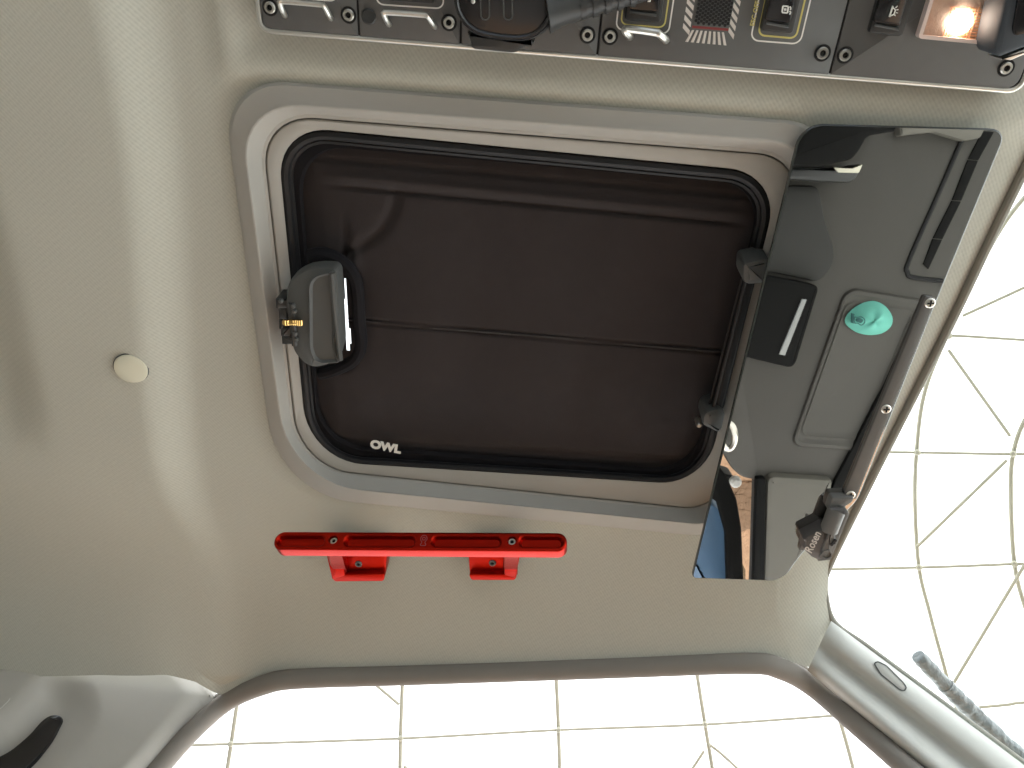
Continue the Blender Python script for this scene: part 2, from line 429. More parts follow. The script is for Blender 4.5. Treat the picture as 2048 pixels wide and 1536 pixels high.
# front pillar trim: strip between windscreen edge and door seal
def strip(lines, m, name, parent):
    return mk(name, *loft(lines, False), m, parent, sharp=60)
fp = thing('pillar_trim', lerp(P0, Q1, .5), 'pale plastic windscreen pillar cover with an outlined oval tag', 'pillar trim')
A = lambda t: lerp(P0, P1, t) + V((-.001, 0, 0))
B = lambda t: lerp(Q0, Q1, t) + V((0, 0, .002))
pr = [(0, -.002), (.04, .004), (.14, .011), (.28, .0135), (.40, .012), (.50, .003), (.56, -.0005), (.62, .001), (.70, .006), (.78, .010), (.86, .0115), (.93, .009), (.99, .001), (1.04, -.010)]
lines = []
for a, off in pr:
    l_ = []
    for k in range(40):
        t = -.012 + k / 39 * 2.6
        p = lerp(A(t), B(t), a); nv = (-p).normalized()
        rnd = 1.0 if k > 3 else (.2, .75, .95, 1)[k]
        l_.append(p + nv * (off * rnd + .006))
    lines.append(l_)
mk('cover', *loft(lines, False), PILLAR, fp, sharp=70)
tgp = [(1749, 1327), (1756, 1324), (1772, 1332), (1806, 1366), (1812, 1375), (1808, 1381), (1800, 1379), (1762, 1348)]
def on_pillar(x, y):
    # tag sits on the broad outer face
    a0, a1, b0 = lerp(A(0), B(0), .20) , lerp(A(1), B(1), .20), lerp(A(.5), B(.5), .34)
    for q in (a0, a1, b0): pass
    q = [v_ + (-v_).normalized() * .0195 for v_ in (a0, a1, b0)]
    n_ = (q[1] - q[0]).cross(q[2] - q[0]).normalized(); return atp(x, y, q[0], n_), n_
ring = [on_pillar(x, y)[0] for x, y in rpoly(tgp, 2.5, 2)]; nn = on_pillar(1780, 1350)[1]
if nn.dot(ring[0]) > 0: nn = -nn
mk('outlined_tag', *solid(ring, .003, .0008, nn), PILLAR, fp)
mk('tag_outline', *rim(inset(ring, -.0011, nn), .0013, .0004, nn), BLKG, fp)

# rear door pillar trim with seat-belt slot
bp_ = thing('pillar_trim', aty(200, 1450, .76), 'pale grey door pillar cover at lower left with a dark belt slot', 'pillar trim')
tb = [(-200, 1338), (0, 1336), (200, 1331), (320, 1331), (372, 1337), (400, 1352), (430, 1386)]
rb = [(1386, 430), (1420, 402), (1462, 365), (1500, 333), (1536, 300), (1600, 250), (1720, 170)]
rb2 = [(1331, 366), (1338, 376), (1352, 398), (1386, 427)] + rb[1:]
NB = 90; vs, fs = [], []
yb = at(400, 1380, HD).y + .004
belt = [(128, 1432), (108, 1425), (85, 1436), (58, 1468), (20, 1500), (-40, 1530), (-60, 1590), (20, 1560), (70, 1520), (105, 1478), (118, 1452)]
def seg_d(px, py, ax, ay, bx, by):
    dx, dy = bx - ax, by - ay; t = max(0, min(1, ((px - ax) * dx + (py - ay) * dy) / (dx * dx + dy * dy)))
    return math.hypot(px - ax - t * dx, py - ay - t * dy)
for j in range(NB + 1):
    for i in range(NB + 1):
        s, t = i / NB, j / NB
        px = -200 + s * 600; top = 1336; xr = 400
        for _ in range(6):
            top = interp(px, tb); py = top + t * (1712 - top); xr = interp(py, rb2) + 14; px = -200 + s * (xr + 200)
        d = min(seg_d(px, py, 118, 1418, 40, 1500), seg_d(px, py, 40, 1500, -100, 1590))
        dep = .017 * (1 - sst(2, 88, d))
        edge = min(py - top, 999); rnd = .004 * max(0, 1 - edge / 12) ** 2
        er = max(0, 1 - (xr - px) / 75) ** 1.6 * .022
        vs.append(aty(px, py, yb - .006 + dep + rnd + er + .03 * (t - .1)))
for j in range(NB):
    for i in range(NB): fs.append([j * (NB + 1) + i, j * (NB + 1) + i + 1, (j + 1) * (NB + 1) + i + 1, (j + 1) * (NB + 1) + i])
mk('cover', vs, fs, PILLARD, bp_, sharp=80)
br = [aty(x, y, yb - .006 + .0150) for x, y in rpoly(belt, 14, 4)]
mk('belt_slot', *solid(br, .02, .004, V((0, -1, 0))), GLOSSY, bp_)
tg = rpoly([(-60, 1380), (22, 1383), (22, 1398), (0, 1420), (-60, 1424)], 6, 3)
tr = [aty(x, y, yb - .0085 + .005) for x, y in tg]
mk('embossed_tag', *rim(tr, .0012, .0006, V((0, -1, 0))), PILLAR, bp_)

# ------------------------------------------------------------------ roof hatch
hatch = thing('roof_hatch', at(1000, 600, .66), 'grey framed roof hatch with stepped surround and black rubber gasket', 'roof hatch')
rings = [rpts(*HO, .652), inset(rpts(*HO, .645), .0006, DN), inset(rpts(*HO, .6415), .003, DN), inset(rpts(*HR, .6385), -.0045, DN), inset(rpts(*HR, .6375), -.0028, DN), inset(rpts(*HR, .6368), -.0012, DN), inset(rpts(*HR, .6370), .0002, DN), inset(rpts(*HR, .6385), .0014, DN),
         inset(rpts(*HG, .652), -.003, DN), rpts(*HG, .653), inset(rpts(*HG, .664), .0002, DN)]
mk('surround', *loft(rings, True), FRAME, hatch, sharp=24)
ri = [inset(rpts(*HG, .660), -.006, DN), inset(rpts(*HG, .658), .0004, DN), inset(rpts(*HG, .6535), .0014, DN), inset(rpts(*HG, .6528), .0028, DN), inset(rpts(*HP, .656), -.003, DN), rpts(*HP, .657), inset(rpts(*HP, .662), .0005, DN), inset(rpts(*HP, .69), .001, DN)]
mk('inner_frame', *loft(ri, True), FRAME, hatch, sharp=50)
mk('gasket', *join(tube(inset(rpts(*HP, .662), .0045, DN), .0046, 8, True), tube(inset(rpts(*HP, .668), .0095, DN), .003, 8, True)), RUB, hatch)
mk('pane', *loft([[at(x, y, .705) for x, y in [(480, 160), (1600, 240)]], [at(x, y, .705) for x, y in [(560, 1010), (1460, 1080)]]], False), TINT, hatch)
# latch handle on the left
lh = thing('hatch_latch', at(630, 640, .64), 'dark grey moulded latch with brass spring at the hatch left edge', 'latch')
lp = [(668, 536), (676, 545), (684, 690), (676, 722), (640, 741), (610, 735), (583, 706), (572, 650), (566, 600), (578, 560), (606, 540), (640, 534)]
mk('handle', *slab(lp, [6, 6, 8, 10, 18, 14, 14, 20, 20, 14, 14, 14], .625, .016, .007, 4), BLKG, lh)
rec = un(rpoly([(621, 556), (662, 546), (668, 700), (676, 722), (634, 724), (622, 700)], [20, 6, 6, 4, 14, 14], 5), .6235)
mk('finger_recess', *loft([inset(rec, -.002, DN), [p + V((0, 0, -.0012)) for p in inset(rec, -.0008, DN)], [p + V((0, 0, .0012)) for p in inset(rec, .0016, DN)]], True, False, True), BLKG, lh)
mk('grip_ridge', *tube(cr(un([(664, 545), (668, 600), (674, 660), (681, 720)], .6225), 5), .0026, 8), BLKG, lh)
hb = []
for (x0, y0, x1, y1) in [(550, 598, 582, 618), (556, 616, 574, 640), (560, 654, 580, 674), (562, 672, 592, 690), (556, 640, 566, 660)]:
    hb.append(slab([(x0, y0), (x1, y0), (x1 + 1, y1), (x0 + 1, y1)], 3, .628, .022, .002, 2))
mk('hinge', *join(*hb), BLK, lh)
mk('hinge_pin', *tube(un([(584, 606), (590, 690)], .6255), .0032, 10), BLK, lh)
mk('bolt_heads', *join(*[disc(at(x, y, .622), .0022, DN, [(1, -.003), (1, 0), (.6, .0008)], 10) for x, y in [(561, 603), (586, 613), (588, 624), (590, 668), (592, 680)]]), BLKG, lh)
sp_ = [at(568, 645, .6235), at(578, 645, .6225), at(592, 645, .622), at(602, 646, .6235)]
mk('spring', *join(tube(cr(sp_, 6), .0030, 8), *[tube([at(x, 640, .6205), at(x + .5, 650, .6205)], .0014, 6) for x in (570, 575, 586, 590, 594, 598, 602)]), BRASS, lh)
# strut on the right
stt = thing('hatch_stay', at(1460, 690, .65), 'slim black hatch stay bar with end clips beside the sun visor', 'stay bar')
mk('bar', *join(tube(un([(1500, 545), (1425, 845)], .648), .0065, 10), tube(un([(1484, 556), (1412, 835)], .646), .0012, 6), tube(un([(1493, 552), (1420, 840)], .6405), .0016, 6)), RUB, stt)
mk('clip', *slab([(1486, 526), (1535, 516), (1542, 524), (1536, 570), (1494, 572), (1484, 560)], 9, .634, .03, .005, 4), BLKG, stt)
mk('clip', *slab([(1412, 824), (1438, 817), (1452, 830), (1444, 866), (1436, 868), (1404, 852), (1406, 834)], 7, .634, .03, .005, 4), BLKG, stt)
mk('bright_pin', *disc(at(1398, 850, .642), .0032, DN, [(1, -.01), (1, 0), (.6, .002)], 12), STEEL, stt)

# ------------------------------------------------------------------ blackout shade in the hatch
shd = thing('blackout_shade', at(1000, 620, .668), 'padded black fabric blackout shade filling the roof hatch, white OWL lettering', 'window shade')
NU, NV_ = 260, 190
q = [V(p) for p in [(560, 262), (1560, 352), (1410, 968), (622, 918)]]
vs, fs, pxs = [], [], []
def gz(d, w_): return math.exp(-(d / w_) ** 2)
random.seed(3)
wr = [(random.uniform(0, 1), random.uniform(.2, 1), random.uniform(-.4, .4), random.uniform(.02, .07), random.uniform(-.0015, .0015)) for _ in range(34)]
seam = lambda u: lerp(.563, .575, u)
for j in range(NV_ + 1):
    for i in range(NU + 1):
        u, v = i / NU, j / NV_
        p = q[0] * (1 - u) * (1 - v) + q[1] * u * (1 - v) + q[2] * u * v + q[3] * (1 - u) * v
        b_ = min(u, 1 - u, v * .75, (1 - v) * .75)
        h = .677 - .0055 * sst(.02, .08, b_) - .005 * sst(.03, .30, b_)
        h += .0022 * gz(v - seam(u) + .006, .004) + .0022 * gz(v - seam(u) - .006, .004) - .0012 * gz(v - seam(u), .003)
        h -= .005 * gz(v - .135 + .012 * (1 - u), .018) * sst(.05, .16, u) * sst(.97, .9, u)      # folded hem along the top
        h += .004 * gz(v - .165 + .012 * (1 - u), .008) * sst(.05, .16, u) * sst(.97, .9, u)
        h += .003 * gz(v - .075, .01) * sst(.03, .1, u)
        h += .0018 * gz(v - .93, .008)
        # folds running to the latch
        h += .0045 * gz(math.hypot((p.x - 640) * .85, p.y - 390) - 128 + .05 * (p.y - 400), 11) * (1 if p.x > 680 and 330 < p.y < 545 else 0) * sst(330, 420, p.y)
        h += .003 * gz(p.x - 690 - .03 * (p.y - 460), 8) * sst(400, 500, p.y) * sst(560, 520, p.y)
        h -= .004 * gz(p.x - 708, 14) * sst(440, 520, p.y) * sst(560, 530, p.y)
        dl = math.hypot(max(0, abs(p.x - 640) - 40), max(0, abs(p.y - 635) - 70))
        h += .010 * sst(46, 20, dl)
        for (wu, wv, sl, ww, am) in wr: h += am * gz(u - wu - sl * (v - .5) + .02 * math.sin(9 * v + wv * 6), ww) * sst(.02, .15, b_)
        vs.append(at(p.x, p.y, h)); pxs.append(p)
slot = [(687, 556), (691, 556), (696, 640), (703, 676), (699, 702), (693, 700), (691, 640)]
for j in range(NV_):
    for i in range(NU):
        f = [j * (NU + 1) + i, j * (NU + 1) + i + 1, (j + 1) * (NU + 1) + i + 1, (j + 1) * (NU + 1) + i]
        c_ = sum((pxs[k] for k in f), V((0, 0))) / 4
        if inside(c_.x, c_.y, slot): continue
        fs.append(f)
mk('padded_panel', vs, fs, SHADE, shd, sharp=80)
hp2 = ([(596, 290), (1530, 372), (1384, 945), (640, 890)], [100, 95, 80, 90])
b0 = inset(rpts(*HP, .672), .008, DN); b1 = rpts(*hp2, .6672)
mk('binding', *loft([b0, [lerp(a, b, .3) + V((0, 0, -.0035)) for a, b in zip(b0, b1)], [lerp(a, b, .85) + V((0, 0, -.001)) for a, b in zip(b0, b1)], [p + V((0, 0, .004)) for p in b1]], True), BIND, shd)
col = cr([at(x, y, .655) for x, y in [(618, 512), (650, 508), (690, 528), (712, 565), (718, 640), (722, 690), (708, 720), (670, 740), (640, 748)]], 6)
mk('latch_collar', *tube(col, .0065, 10), BIND, shd)
o_ = at(771, 894, .6605); text('lettering', 'OWL', o_, at(800, 899, .6605) - at(744, 888, .6605), V((0, -1, 0)), .0150, WHITE, shd, .0003, bold=.0009, sx=.96)

# ------------------------------------------------------------------ red grab handle
C0, C1 = at(549, 1082, .57), at(1134, 1085, .57)
ga = (C1 - C0).normalized(); tocam = (-(C0 + C1) / 2).normalized()
gup = ga.cross(tocam); 
if gup.z < 0: gup = -gup
al = R(27)
n1 = (tocam * math.cos(al) + gup * math.sin(al)); n1 = (n1 - ga * n1.dot(ga)).normalized()
b1_ = gup * math.cos(al) - tocam * math.sin(al); b1_ = (b1_ - ga * b1_.dot(ga)).normalized()
L = (C1 - C0).length; gc = (C0 + C1) / 2 + n1 * .002
wd = .0210; th = .0150
def gpt(a, b, c=0): return gc + ga * a + b1_ * b + n1 * c
def stad(a0, a1, b0, b1, r_, c=0, k=8): return [gpt(x, y, c) for x, y in rpoly([(a0, b0), (a1, b0), (a1, b1), (a0, b1)], r_, k)]
gh = thing('grab_handle', gc, 'red anodised aluminium grab handle with four milled pockets on the ceiling', 'grab handle')
bring = stad(-L / 2, L / 2, -wd / 2, wd / 2, wd * .48)
bar = mk('bar', *solid(bring, th, .0022, n1, 3), RED, gh, sharp=30)
ppx = lambda x: (x - 841.5) / 585 * L
def boolean(o, cutters):
    for c_ in cutters:
        md = o.modifiers.new('cut', 'BOOLEAN'); md.operation = 'DIFFERENCE'; md.object = c_; md.solver = 'EXACT'
    dg = bpy.context.evaluated_depsgraph_get(); me = bpy.data.meshes.new_from_object(o.evaluated_get(dg))
    o.modifiers.clear(); old = o.data; o.data = me; bpy.data.meshes.remove(old)
    for c_ in cutters:
        me2 = c_.data; bpy.data.objects.remove(c_); bpy.data.meshes.remove(me2)
    bm = bmesh.new(); bm.from_mesh(me)
    for f in bm.faces: f.smooth = True
    for e in bm.edges:
        e.smooth = not (len(e.link_faces) == 2 and e.calc_face_angle(0) > R(32))
    bm.to_mesh(me); bm.free()
cuts = []
for a0, a1 in [(554, 655), (692, 838), (868, 1008), (1040, 1128)]:
    rg = stad(ppx(a0), ppx(a1), -.0074, .0074, .0070, .004)
    r2 = [p - n1 * .004 for p in rg]
    cuts.append(mk('cutter', *loft([rg, inset(r2, -.0004, n1), inset([p - n1 * .0012 for p in r2], .0014, n1), inset([p - n1 * .0058 for p in r2], .0030, n1)], True, True, True), RED))
for x in (670, 1027):
    cuts.append(mk('cutter', *disc(gpt(ppx(x), .001, 0), .0049, n1, [(1, -.0055), (1, .003)], 20), RED))
boolean(bar, cuts)
def socket_screw(p, nrm, r_, parent, m=STEEL, name='screw'):
    s = mk(name, *disc(p, r_, nrm, [(1, -.002), (1, .0006), (.85, .0014), (.52, .0014), (.48, -.0016)], 20, False), m, parent)
    mk('hex_socket', *disc(p - nrm * .0002, r_ * .52, nrm, [(1, -.0003), (1, .0002)], 6), HOLE, s)
    return s
for x in (670, 1027): socket_screw(gpt(ppx(x), .001, -.0042), n1, .0040, gh)
# etched badge between the pockets
em = []
for pts in ([(-.0032, -.0062), (.0032, -.0062), (.0032, -.0040), (.0016, -.0024), (.0040, .0012), (.0030, .0052), (0, .0066), (-.0030, .0052), (-.0040, .0012), (-.0016, -.0024), (-.0032, -.0040)],
            [(-.0018, .0002), (.0018, .0002), (.0020, .0030), (0, .0044), (-.0020, .0030)]):
    em.append(rim([gpt(ppx(853) + x, y + .0004, .0001) for x, y in rpoly(pts, .0012, 3)], .0007, .00025, n1))
mk('etched_badge', *join(*em), REDL, gh)
def hq(pts, rad, h, dep, bev): return slab(pts, rad, h, dep, bev, 4)
for side, (post, plate, rimq, scw) in enumerate([
    ([(652, 1108), (684, 1108), (690, 1152), (664, 1160)], [(664, 1104), (775, 1104), (770, 1160), (668, 1163)], [(662, 1150), (770, 1148), (768, 1163), (668, 1164)], (717, 1128)),
    ([(1010, 1108), (1040, 1108), (1032, 1158), (1008, 1150)], [(936, 1104), (1040, 1104), (1032, 1160), (940, 1160)], [(937, 1149), (1034, 1150), (1031, 1161), (942, 1161)], (985, 1126))]):
    br_ = mk('bracket', *join(hq(plate, [8, 10, 12, 8], .626, .022, .002), hq(post, 3, .613, .016, .0015), hq(rimq, 5, .6195, .012, .0015)), RED, gh, sharp=30)
    # arm from the foot to the back of the bar
    cx = (post[0][0] + post[1][0]) / 2
    a_ = ppx(cx); e_ = at((post[2][0] + post[3][0]) / 2, 1150, .622)
    ring_ = lambda c, w_, d_: [c + ga * x + n1 * y for x, y in ((-w_, -d_), (w_, -d_), (w_, d_), (-w_, d_))]
    mk('arm', *loft([ring_(gpt(a_, -wd / 2 + .006, -th * .6), .0070, .004), ring_(lerp(gpt(a_, -wd / 2, -th * .6), e_, .5) + V((0, 0, .004)), .0075, .005), ring_(e_ + V((0, 0, .006)), .008, .009)], True, True, True), RED, br_, smooth=False)
    socket_screw(at(*scw, .6255), V((0, -.15, -1)).normalized(), .0042, br_, BRKT)

# ------------------------------------------------------------------ sun visor used as a mirror
vo = thing('sun_visor', vis(1700, 700), 'dark tinted mirror sun visor reflecting the dashboard, beside the hatch', 'sun visor')
vp = [(1604, 247), (2016, 258), (1874, 602), (1716, 1000), (1690, 1026), (1602, 1108), (1566, 1163), (1383, 1157)]
vring = [vis(x, y) for x, y in rpoly(vp, [46, 34, 60, 14, 10, 30, 26, 10], 8)]
fr = inset(vring, .0012, VN)
mk('mirror_face', *([p + VN * .0001 for p in fr], [list(range(len(fr)))]), MIRROR, vo, smooth=False)
vb = loft([[p - VN * .005 for p in fr], [p - VN * .004 for p in vring], [p - VN * .001 for p in vring], fr], True, True, False)
mk('panel', *vb, VEDGE, vo)
st_ = mk('mounting_strip', *vslab([(1851, 592), (1874, 597), (1712, 1001), (1688, 989)], 6, .0045, .0045, .0015), BRKT, vo)
scs = []
for x, y in [(1860, 606), (1772, 818), (1701, 990)]:
    p = vis(x, y, .0046)
    if not scs:
        s = mk('screw', *disc(p, .0045, VN, [(1, -.001), (1, .0004), (.8, .0012), (.1, .0014)], 20), STEEL, st_)
        u_ = ga; v_ = VN.cross(u_).normalized(); u_ = v_.cross(VN)
        cx_ = []
        for a, b in ((u_, v_), (v_, u_)):
            cx_.append(solid([p + VN * .0019 + a * s1 * .0028 + b * s2 * .0007 for s1, s2 in ((-1, -1), (1, -1), (1, 1), (-1, 1))], .001, .0001, VN, 1))
        mk('cross_slot', *join(*cx_), HOLE, s)
        scs.append(s)
    else: dup(scs[0], st_, p + (WL[scs[0].name] - V((0, 0, CZ)) - scs0))
    if len(scs) == 1 and (x, y) == (1860, 606): scs0 = p
zp = lambda x, y: (1580 + x * .0912, 1000 + y * .0912)
hg = mk('hinge_body', *vslab([zp(*p) for p in [(620, 690), (760, 610), (930, 690), (1010, 740), (1010, 860), (1040, 880), (860, 1320), (600, 1335), (500, 1290), (300, 1100), (335, 930), (280, 905), (310, 840)]], 3, .016, .018, .004, 3), BRKD, vo)
mk('hinge_plate', *vslab([zp(*p) for p in [(1130, 300), (1290, 260), (1300, 330), (900, 1320), (620, 1350), (600, 1320)]], 3, .010, .014, .001, 3), BRKT, vo)
mk('hinge_cover', *vslab([zp(*p) for p in [(870, 680), (1000, 745), (990, 860), (1030, 890), (850, 1300), (640, 1310), (700, 1100), (830, 800)]], 3, .0185, .006, .002, 3), BRKT, hg)
mk('hinge_barrel', *tube([vis(*zp(1010, 250), .011), vis(*zp(990, 300), .012), vis(*zp(850, 660), .012)], .0085, 16), BRKT, vo)
mk('hinge_fork', *vslab([zp(*p) for p in [(920, -40), (1420, -60), (1380, 60), (1230, 150), (1190, 240), (1000, 260), (830, 250), (850, 170)]], 4, .010, .010, .0025, 3), BRKT, vo)
mk('hinge_ring', *tube([vis(*zp(860, 215), .010), vis(*zp(1180, 240), .012)], .0035, 10), BRKD, vo)
mk('latch_tab', *vslab([zp(*p) for p in [(250, 930), (330, 930), (300, 1110), (200, 1110)]], 1, .004, .006, .0005, 2), BRKT, vo)
mk('bolt', *disc(vis(*zp(800, 1200), .0188), .0055, VN, [(1, -.001), (1, .0008), (.75, .0008), (.7, -.0004), (.1, -.0004)], 18), BRKT, hg)
mk('set_screws', *join(*[disc(vis(*zp(x, y), .0192), .0016, VN, [(1, -.001), (1, .0004)], 8) for x, y in [(990, 890), (960, 940), (915, 980)]]), HOLE, hg)
to = vis(*zp(500, 940), .0164); tu = vis(*zp(560, 820), .0164) - vis(*zp(440, 1060), .0164)
tv = VN.cross(tu)
text('lettering', 'Rosen', to, tu, tv, .0120, STRIPE, hg, .0002, shear=.35, bold=.00015, sx=.82)

# ------------------------------------------------------------------ overhead console
HC = .636
def vx(x, y, yn): return x + (870 - x) / (3170 - y) * (yn - y)
ybot = lambda x: 57 + (x - 530) * .0815
con = thing('overhead_console', at(1200, 0, .64), 'dark overhead switch console with silver edge trim at the top', 'console')
YT = -330
topy = lambda x: YT + (x - 530) * .09
cb = [(vx(517, 66, topy(517)), topy(517)), (vx(2046, 192, topy(2046)), topy(2046)), (2041, 189), (517, 66)]
ro = un(rpoly(cb, [20, 20, 30, 26], 6), HC)
mk('housing', *solid(inset(ro, .003, DN), .03, .001), HOLE, con)
ri_ = inset(ro, .0042, DN)
mk('edge_trim', *loft([[p + V((0, 0, .016)) for p in ro], [p for p in ro], [p + V((0, 0, -.0012)) for p in inset(ro, .0012, DN)], [p + V((0, 0, -.0012)) for p in inset(ro, .0028, DN)], ri_, [p + V((0, 0, .004)) for p in ri_]], True), SILVER, con, sharp=60)
divs = [524, 718, 921, 1194, 1659, 2034]
mods = []
for k in range(5):
    a, b = divs[k] + 2, divs[k + 1] - 2
    bl, brr = (a, ybot(a)), (b, ybot(b))
    qd = [(vx(a, bl[1], topy(a)), topy(a)), (vx(b, brr[1], topy(b)), topy(b)), brr, bl]
    rr_ = [2, 2, 26 if k == 4 else 1.5, 16 if k == 0 else 1.5]
    mods.append(mk('switch_panel', *slab(qd, rr_, HC - .0012, .006, .0006, 4), PANEL, con))
HM = HC - .0012
ps = [(540, 15, 0), (697, 30, 0), (898, 45, 1), (1175, 70, 2), (1220, 73, 3), (1645, 106, 3), (1690, 110, 4), (2012, 136, 4)]
first = None
for x, y, k in ps:
    p = at(x, y, HM - .0001)
    if first is None:
        first = mk('screw', *disc(p, .0062, DN, [(1, -.002), (1, .00015), (.78, .00015), (.78, .00005)], 20), HOLE, mods[k]); f0 = p
        mk('screw_head', *disc(p, .0044, DN, [(1, -.001), (1, .0010), (.85, .0018), (.52, .0018), (.47, -.001)], 20, False), STEEL, first)
    else:
        dup(first, mods[k], p + (WL[first.name] - V((0, 0, CZ)) - f0))
mk('blank_plug', *disc(at(738, 33, HM), .0058, DN, [(1, -.001), (1, .0008), (.85, .0016), (.2, .0016)], 20), BLK, mods[1])
def pq(x0, x1, yb0, yb1, up=-130):
    """quad whose lower edge is (x0,yb0)-(x1,yb1) and sides run up in perspective"""
    return [(vx(x0, yb0, up), up), (vx(x1, yb1, up), up), (x1, yb1), (x0, yb0)]
def rocker(x0, x1, y0, y1, k, up=-130):
    s = mk('switch', *slab(pq(x0, x1, y0, y1, up), 8, HM - .006, .008, .002, 4), BLK, mods[k])
    mk('rocker_face', *slab(pq(x0 + 9, x1 - 5, y0 - 22, y1 - 22, up + 20), 5, HM - .0085, .004, .0015, 4), GLOSSY, s)
    mk('ridge', *tube(un([(x0 + 12, y0 - 16), (x1 - 9, y1 - 15)], HM - .0072), .0010, 6), BLKG, s)
    return s
def outline(x0, x1, y0, y1, k, m, wdt=.0011, rad=16, up=-130, name='printed_outline'):
    return mk(name, *rim(un(rpoly(pq(x0, x1, y0, y1, up), rad, 5), HM), wdt, .00015), m, mods[k])
def guard(x0, x1, y0, y1, k, drop=22, thick=.0021, out=.017):
    pts = [at(x0 + 10, y0 + drop, HM), at(x0 + 8, y0 + drop - 3, HM - out * .6), at(x0, y0 + 3, HM - out), at(x0 + 8, y0, HM - out), at(x1 - 8, y1, HM - out), at(x1, y1 + 3, HM - out), at(x1 + 12, y1 + drop - 3, HM - out * .6), at(x1 + 14, y1 + drop, HM)]
    return mk('switch_guard', *tube(cr(pts, 5), thick, 10), SILVER, mods[k])
# first panel: guarded switch
outline(560, 676, -4, 4, 0, WHITE); rocker(572, 650, -22, -14, 0); guard(560, 648, 3, 9, 0, 28)
# second
outline(752, 888, 10, 19, 1, WHITE); outline(760, 878, -4, 4, 1, BLKG, name='printed_inner_outline'); rocker(772, 868, 2, 9, 1); guard(768, 856, 25, 30, 1, 24)
# fourth panel
outline(1230, 1338, 60, 70, 3, WHITE, up=-130); outline(1240, 1330, 50, 57, 3, YELL, rad=14, name='printed_inner_outline')
s4 = rocker(1248, 1322, 40, 46, 3); guard(1250, 1318, 58, 65, 3, 16, .0028, .012)
mk('switch_icon', *join(*[slab([(x, -1), (x + 5, -1), (x + 4, 4), (x - 2, 4)], 0, HM - .0088, .0005, .0001, 1) for x in (1283, 1297)]), WHITE, s4)
# loudspeaker grille with striped border
gq = pq(1385, 1458, 51, 57, -120)
gl = [q_ for q_ in gq]
mk('grille', *slab(gl, 2, HM - .0004, .002, .0002, 2), BLKG, mods[3])
gh_ = []
for r_ in range(-6, 9):
    for c_ in range(13):
        y = r_ * 8.2 - 8 + (c_ % 2) * 4.1 + c_ * .5
        x = vx(1390 + c_ * 5.4, 54, y)
        if -70 < y < 49 + c_ * .4: gh_.append(disc(at(x, y, HM - .0005), .00125, DN, [(1, -.0004), (1, .0001)], 6))
mk('grille_holes', *join(*gh_), HOLE, mods[3])
mk('red_line', *slab([(1385, 51), (1458, 57), (1456, 62), (1384, 56)], 0, HM - .0003, .001, .0001, 1), REDP, mods[3])
stp = []
def band(fr_, n, a0, a1, b0, b1):
    for i in range(n):
        t0, t1 = i / n, (i + .52) / n
        A0, A1 = lerp(V(a0), V(a1), t0), lerp(V(a0), V(a1), t1); B0, B1 = lerp(V(b0), V(b1), t0 + fr_), lerp(V(b0), V(b1), t1 + fr_)
        stp.append(slab([tuple(A0), tuple(A1), tuple(B1), tuple(B0)], 0, HM - .0002, .0008, .00005, 1))
band(.06, 8, (1384, 60), (1452, 65), (1365, 83), (1453, 91))
x_l0, x_l1 = (1362, 78), (vx(1362, 78, -60), -60)
def column(xl, xr, y_at, n):
    for i in range(n):
        y = y_at - 16.5 * i
        stp.append(slab([(vx(xl, 78, y), y), (vx(xr, 78, y + 15), y + 15), (vx(xr, 78, y + 25), y + 25), (vx(xl, 78, y + 10), y + 10)], 0, HM - .0002, .0008, .00005, 1))
column(1362, 1377, 46, 7); column(1454, 1467, 54, 7)
mk('striped_border', *join(*stp), STRIPE, mods[3])
# stability switch
outline(1499, 1601, 82, 90, 3, WHITE, rad=18); outline(1514, 1593, 72, 79, 3, YELL, rad=15, wdt=.0013, name='printed_inner_outline')
s5 = rocker(1521, 1586, 62, 69, 3)
def st(x0, y0, x1, y1, w_=1.6):
    d = V((x1 - x0, y1 - y0)).normalized(); n_ = V((-d.y, d.x)) * w_
    return slab([(x0 + n_.x, y0 + n_.y), (x1 + n_.x, y1 + n_.y), (x1 - n_.x, y1 - n_.y), (x0 - n_.x, y0 - n_.y)], 0, HM - .0088, .0005, .0001, 1)
ic = [st(1566, 12, 1577, 13), st(1577, 13, 1575, 26), st(1575, 26, 1564, 25), st(1564, 25, 1566, 12), st(1568, 19, 1573, 19, 2.2), st(1580, 13, 1582, 17, 1.3), st(1582, 17, 1580, 20, 1.3), st(1579, 22, 1582, 25, 1.3), st(1582, 25, 1579, 29, 1.3)]
mk('switch_icon', *join(*ic), WHITE, s5)
uu = at(1525, 0, HM) - at(1516, 40, HM)
text('printed_legend', 'ESC OFF', at(1510, 27, HM - .0001), uu, DN.cross(uu), .0046, YELL, mods[3], .0001, bold=.00012)
# fifth panel: lamp switch and lit reading lamp
s6 = rocker(1738, 1806, 66, 74, 4)
mk('switch_icon', *join(st(1786, 12, 1779, 34), st(1785, 14, 1791, 20, 1.2), st(1791, 20, 1788, 29, 1.2), st(1788, 29, 1780, 32, 1.2), st(1791, 16, 1795, 12, 1), st(1793, 20, 1797, 19, 1), st(1792, 25, 1796, 26, 1), st(1789, 29, 1791, 32, 1)), WHITE, s6)
lamp = mk('reading_lamp', *slab(pq(1836, 1984, 77, 91, -60), 8, HM - .002, .006, .001, 4), AMBER, con)
lr = un(rpoly(pq(1836, 1984, 77, 91, -60), 8, 4), HM - .008)
mk('lens_rim', *loft([[p + V((0, 0, .007)) for p in lr], lr, inset(lr, .0026, DN), [p + V((0, 0, .004)) for p in inset(lr, .0026, DN)]], True), mat('clear plastic rim', (.80, .66, .60), .25), lamp)
lrr = inset(lr, .0020, DN)
mk('lens', [p + V((0, 0, .0012)) for p in lrr], [list(range(len(lrr)))], LENS, lamp)
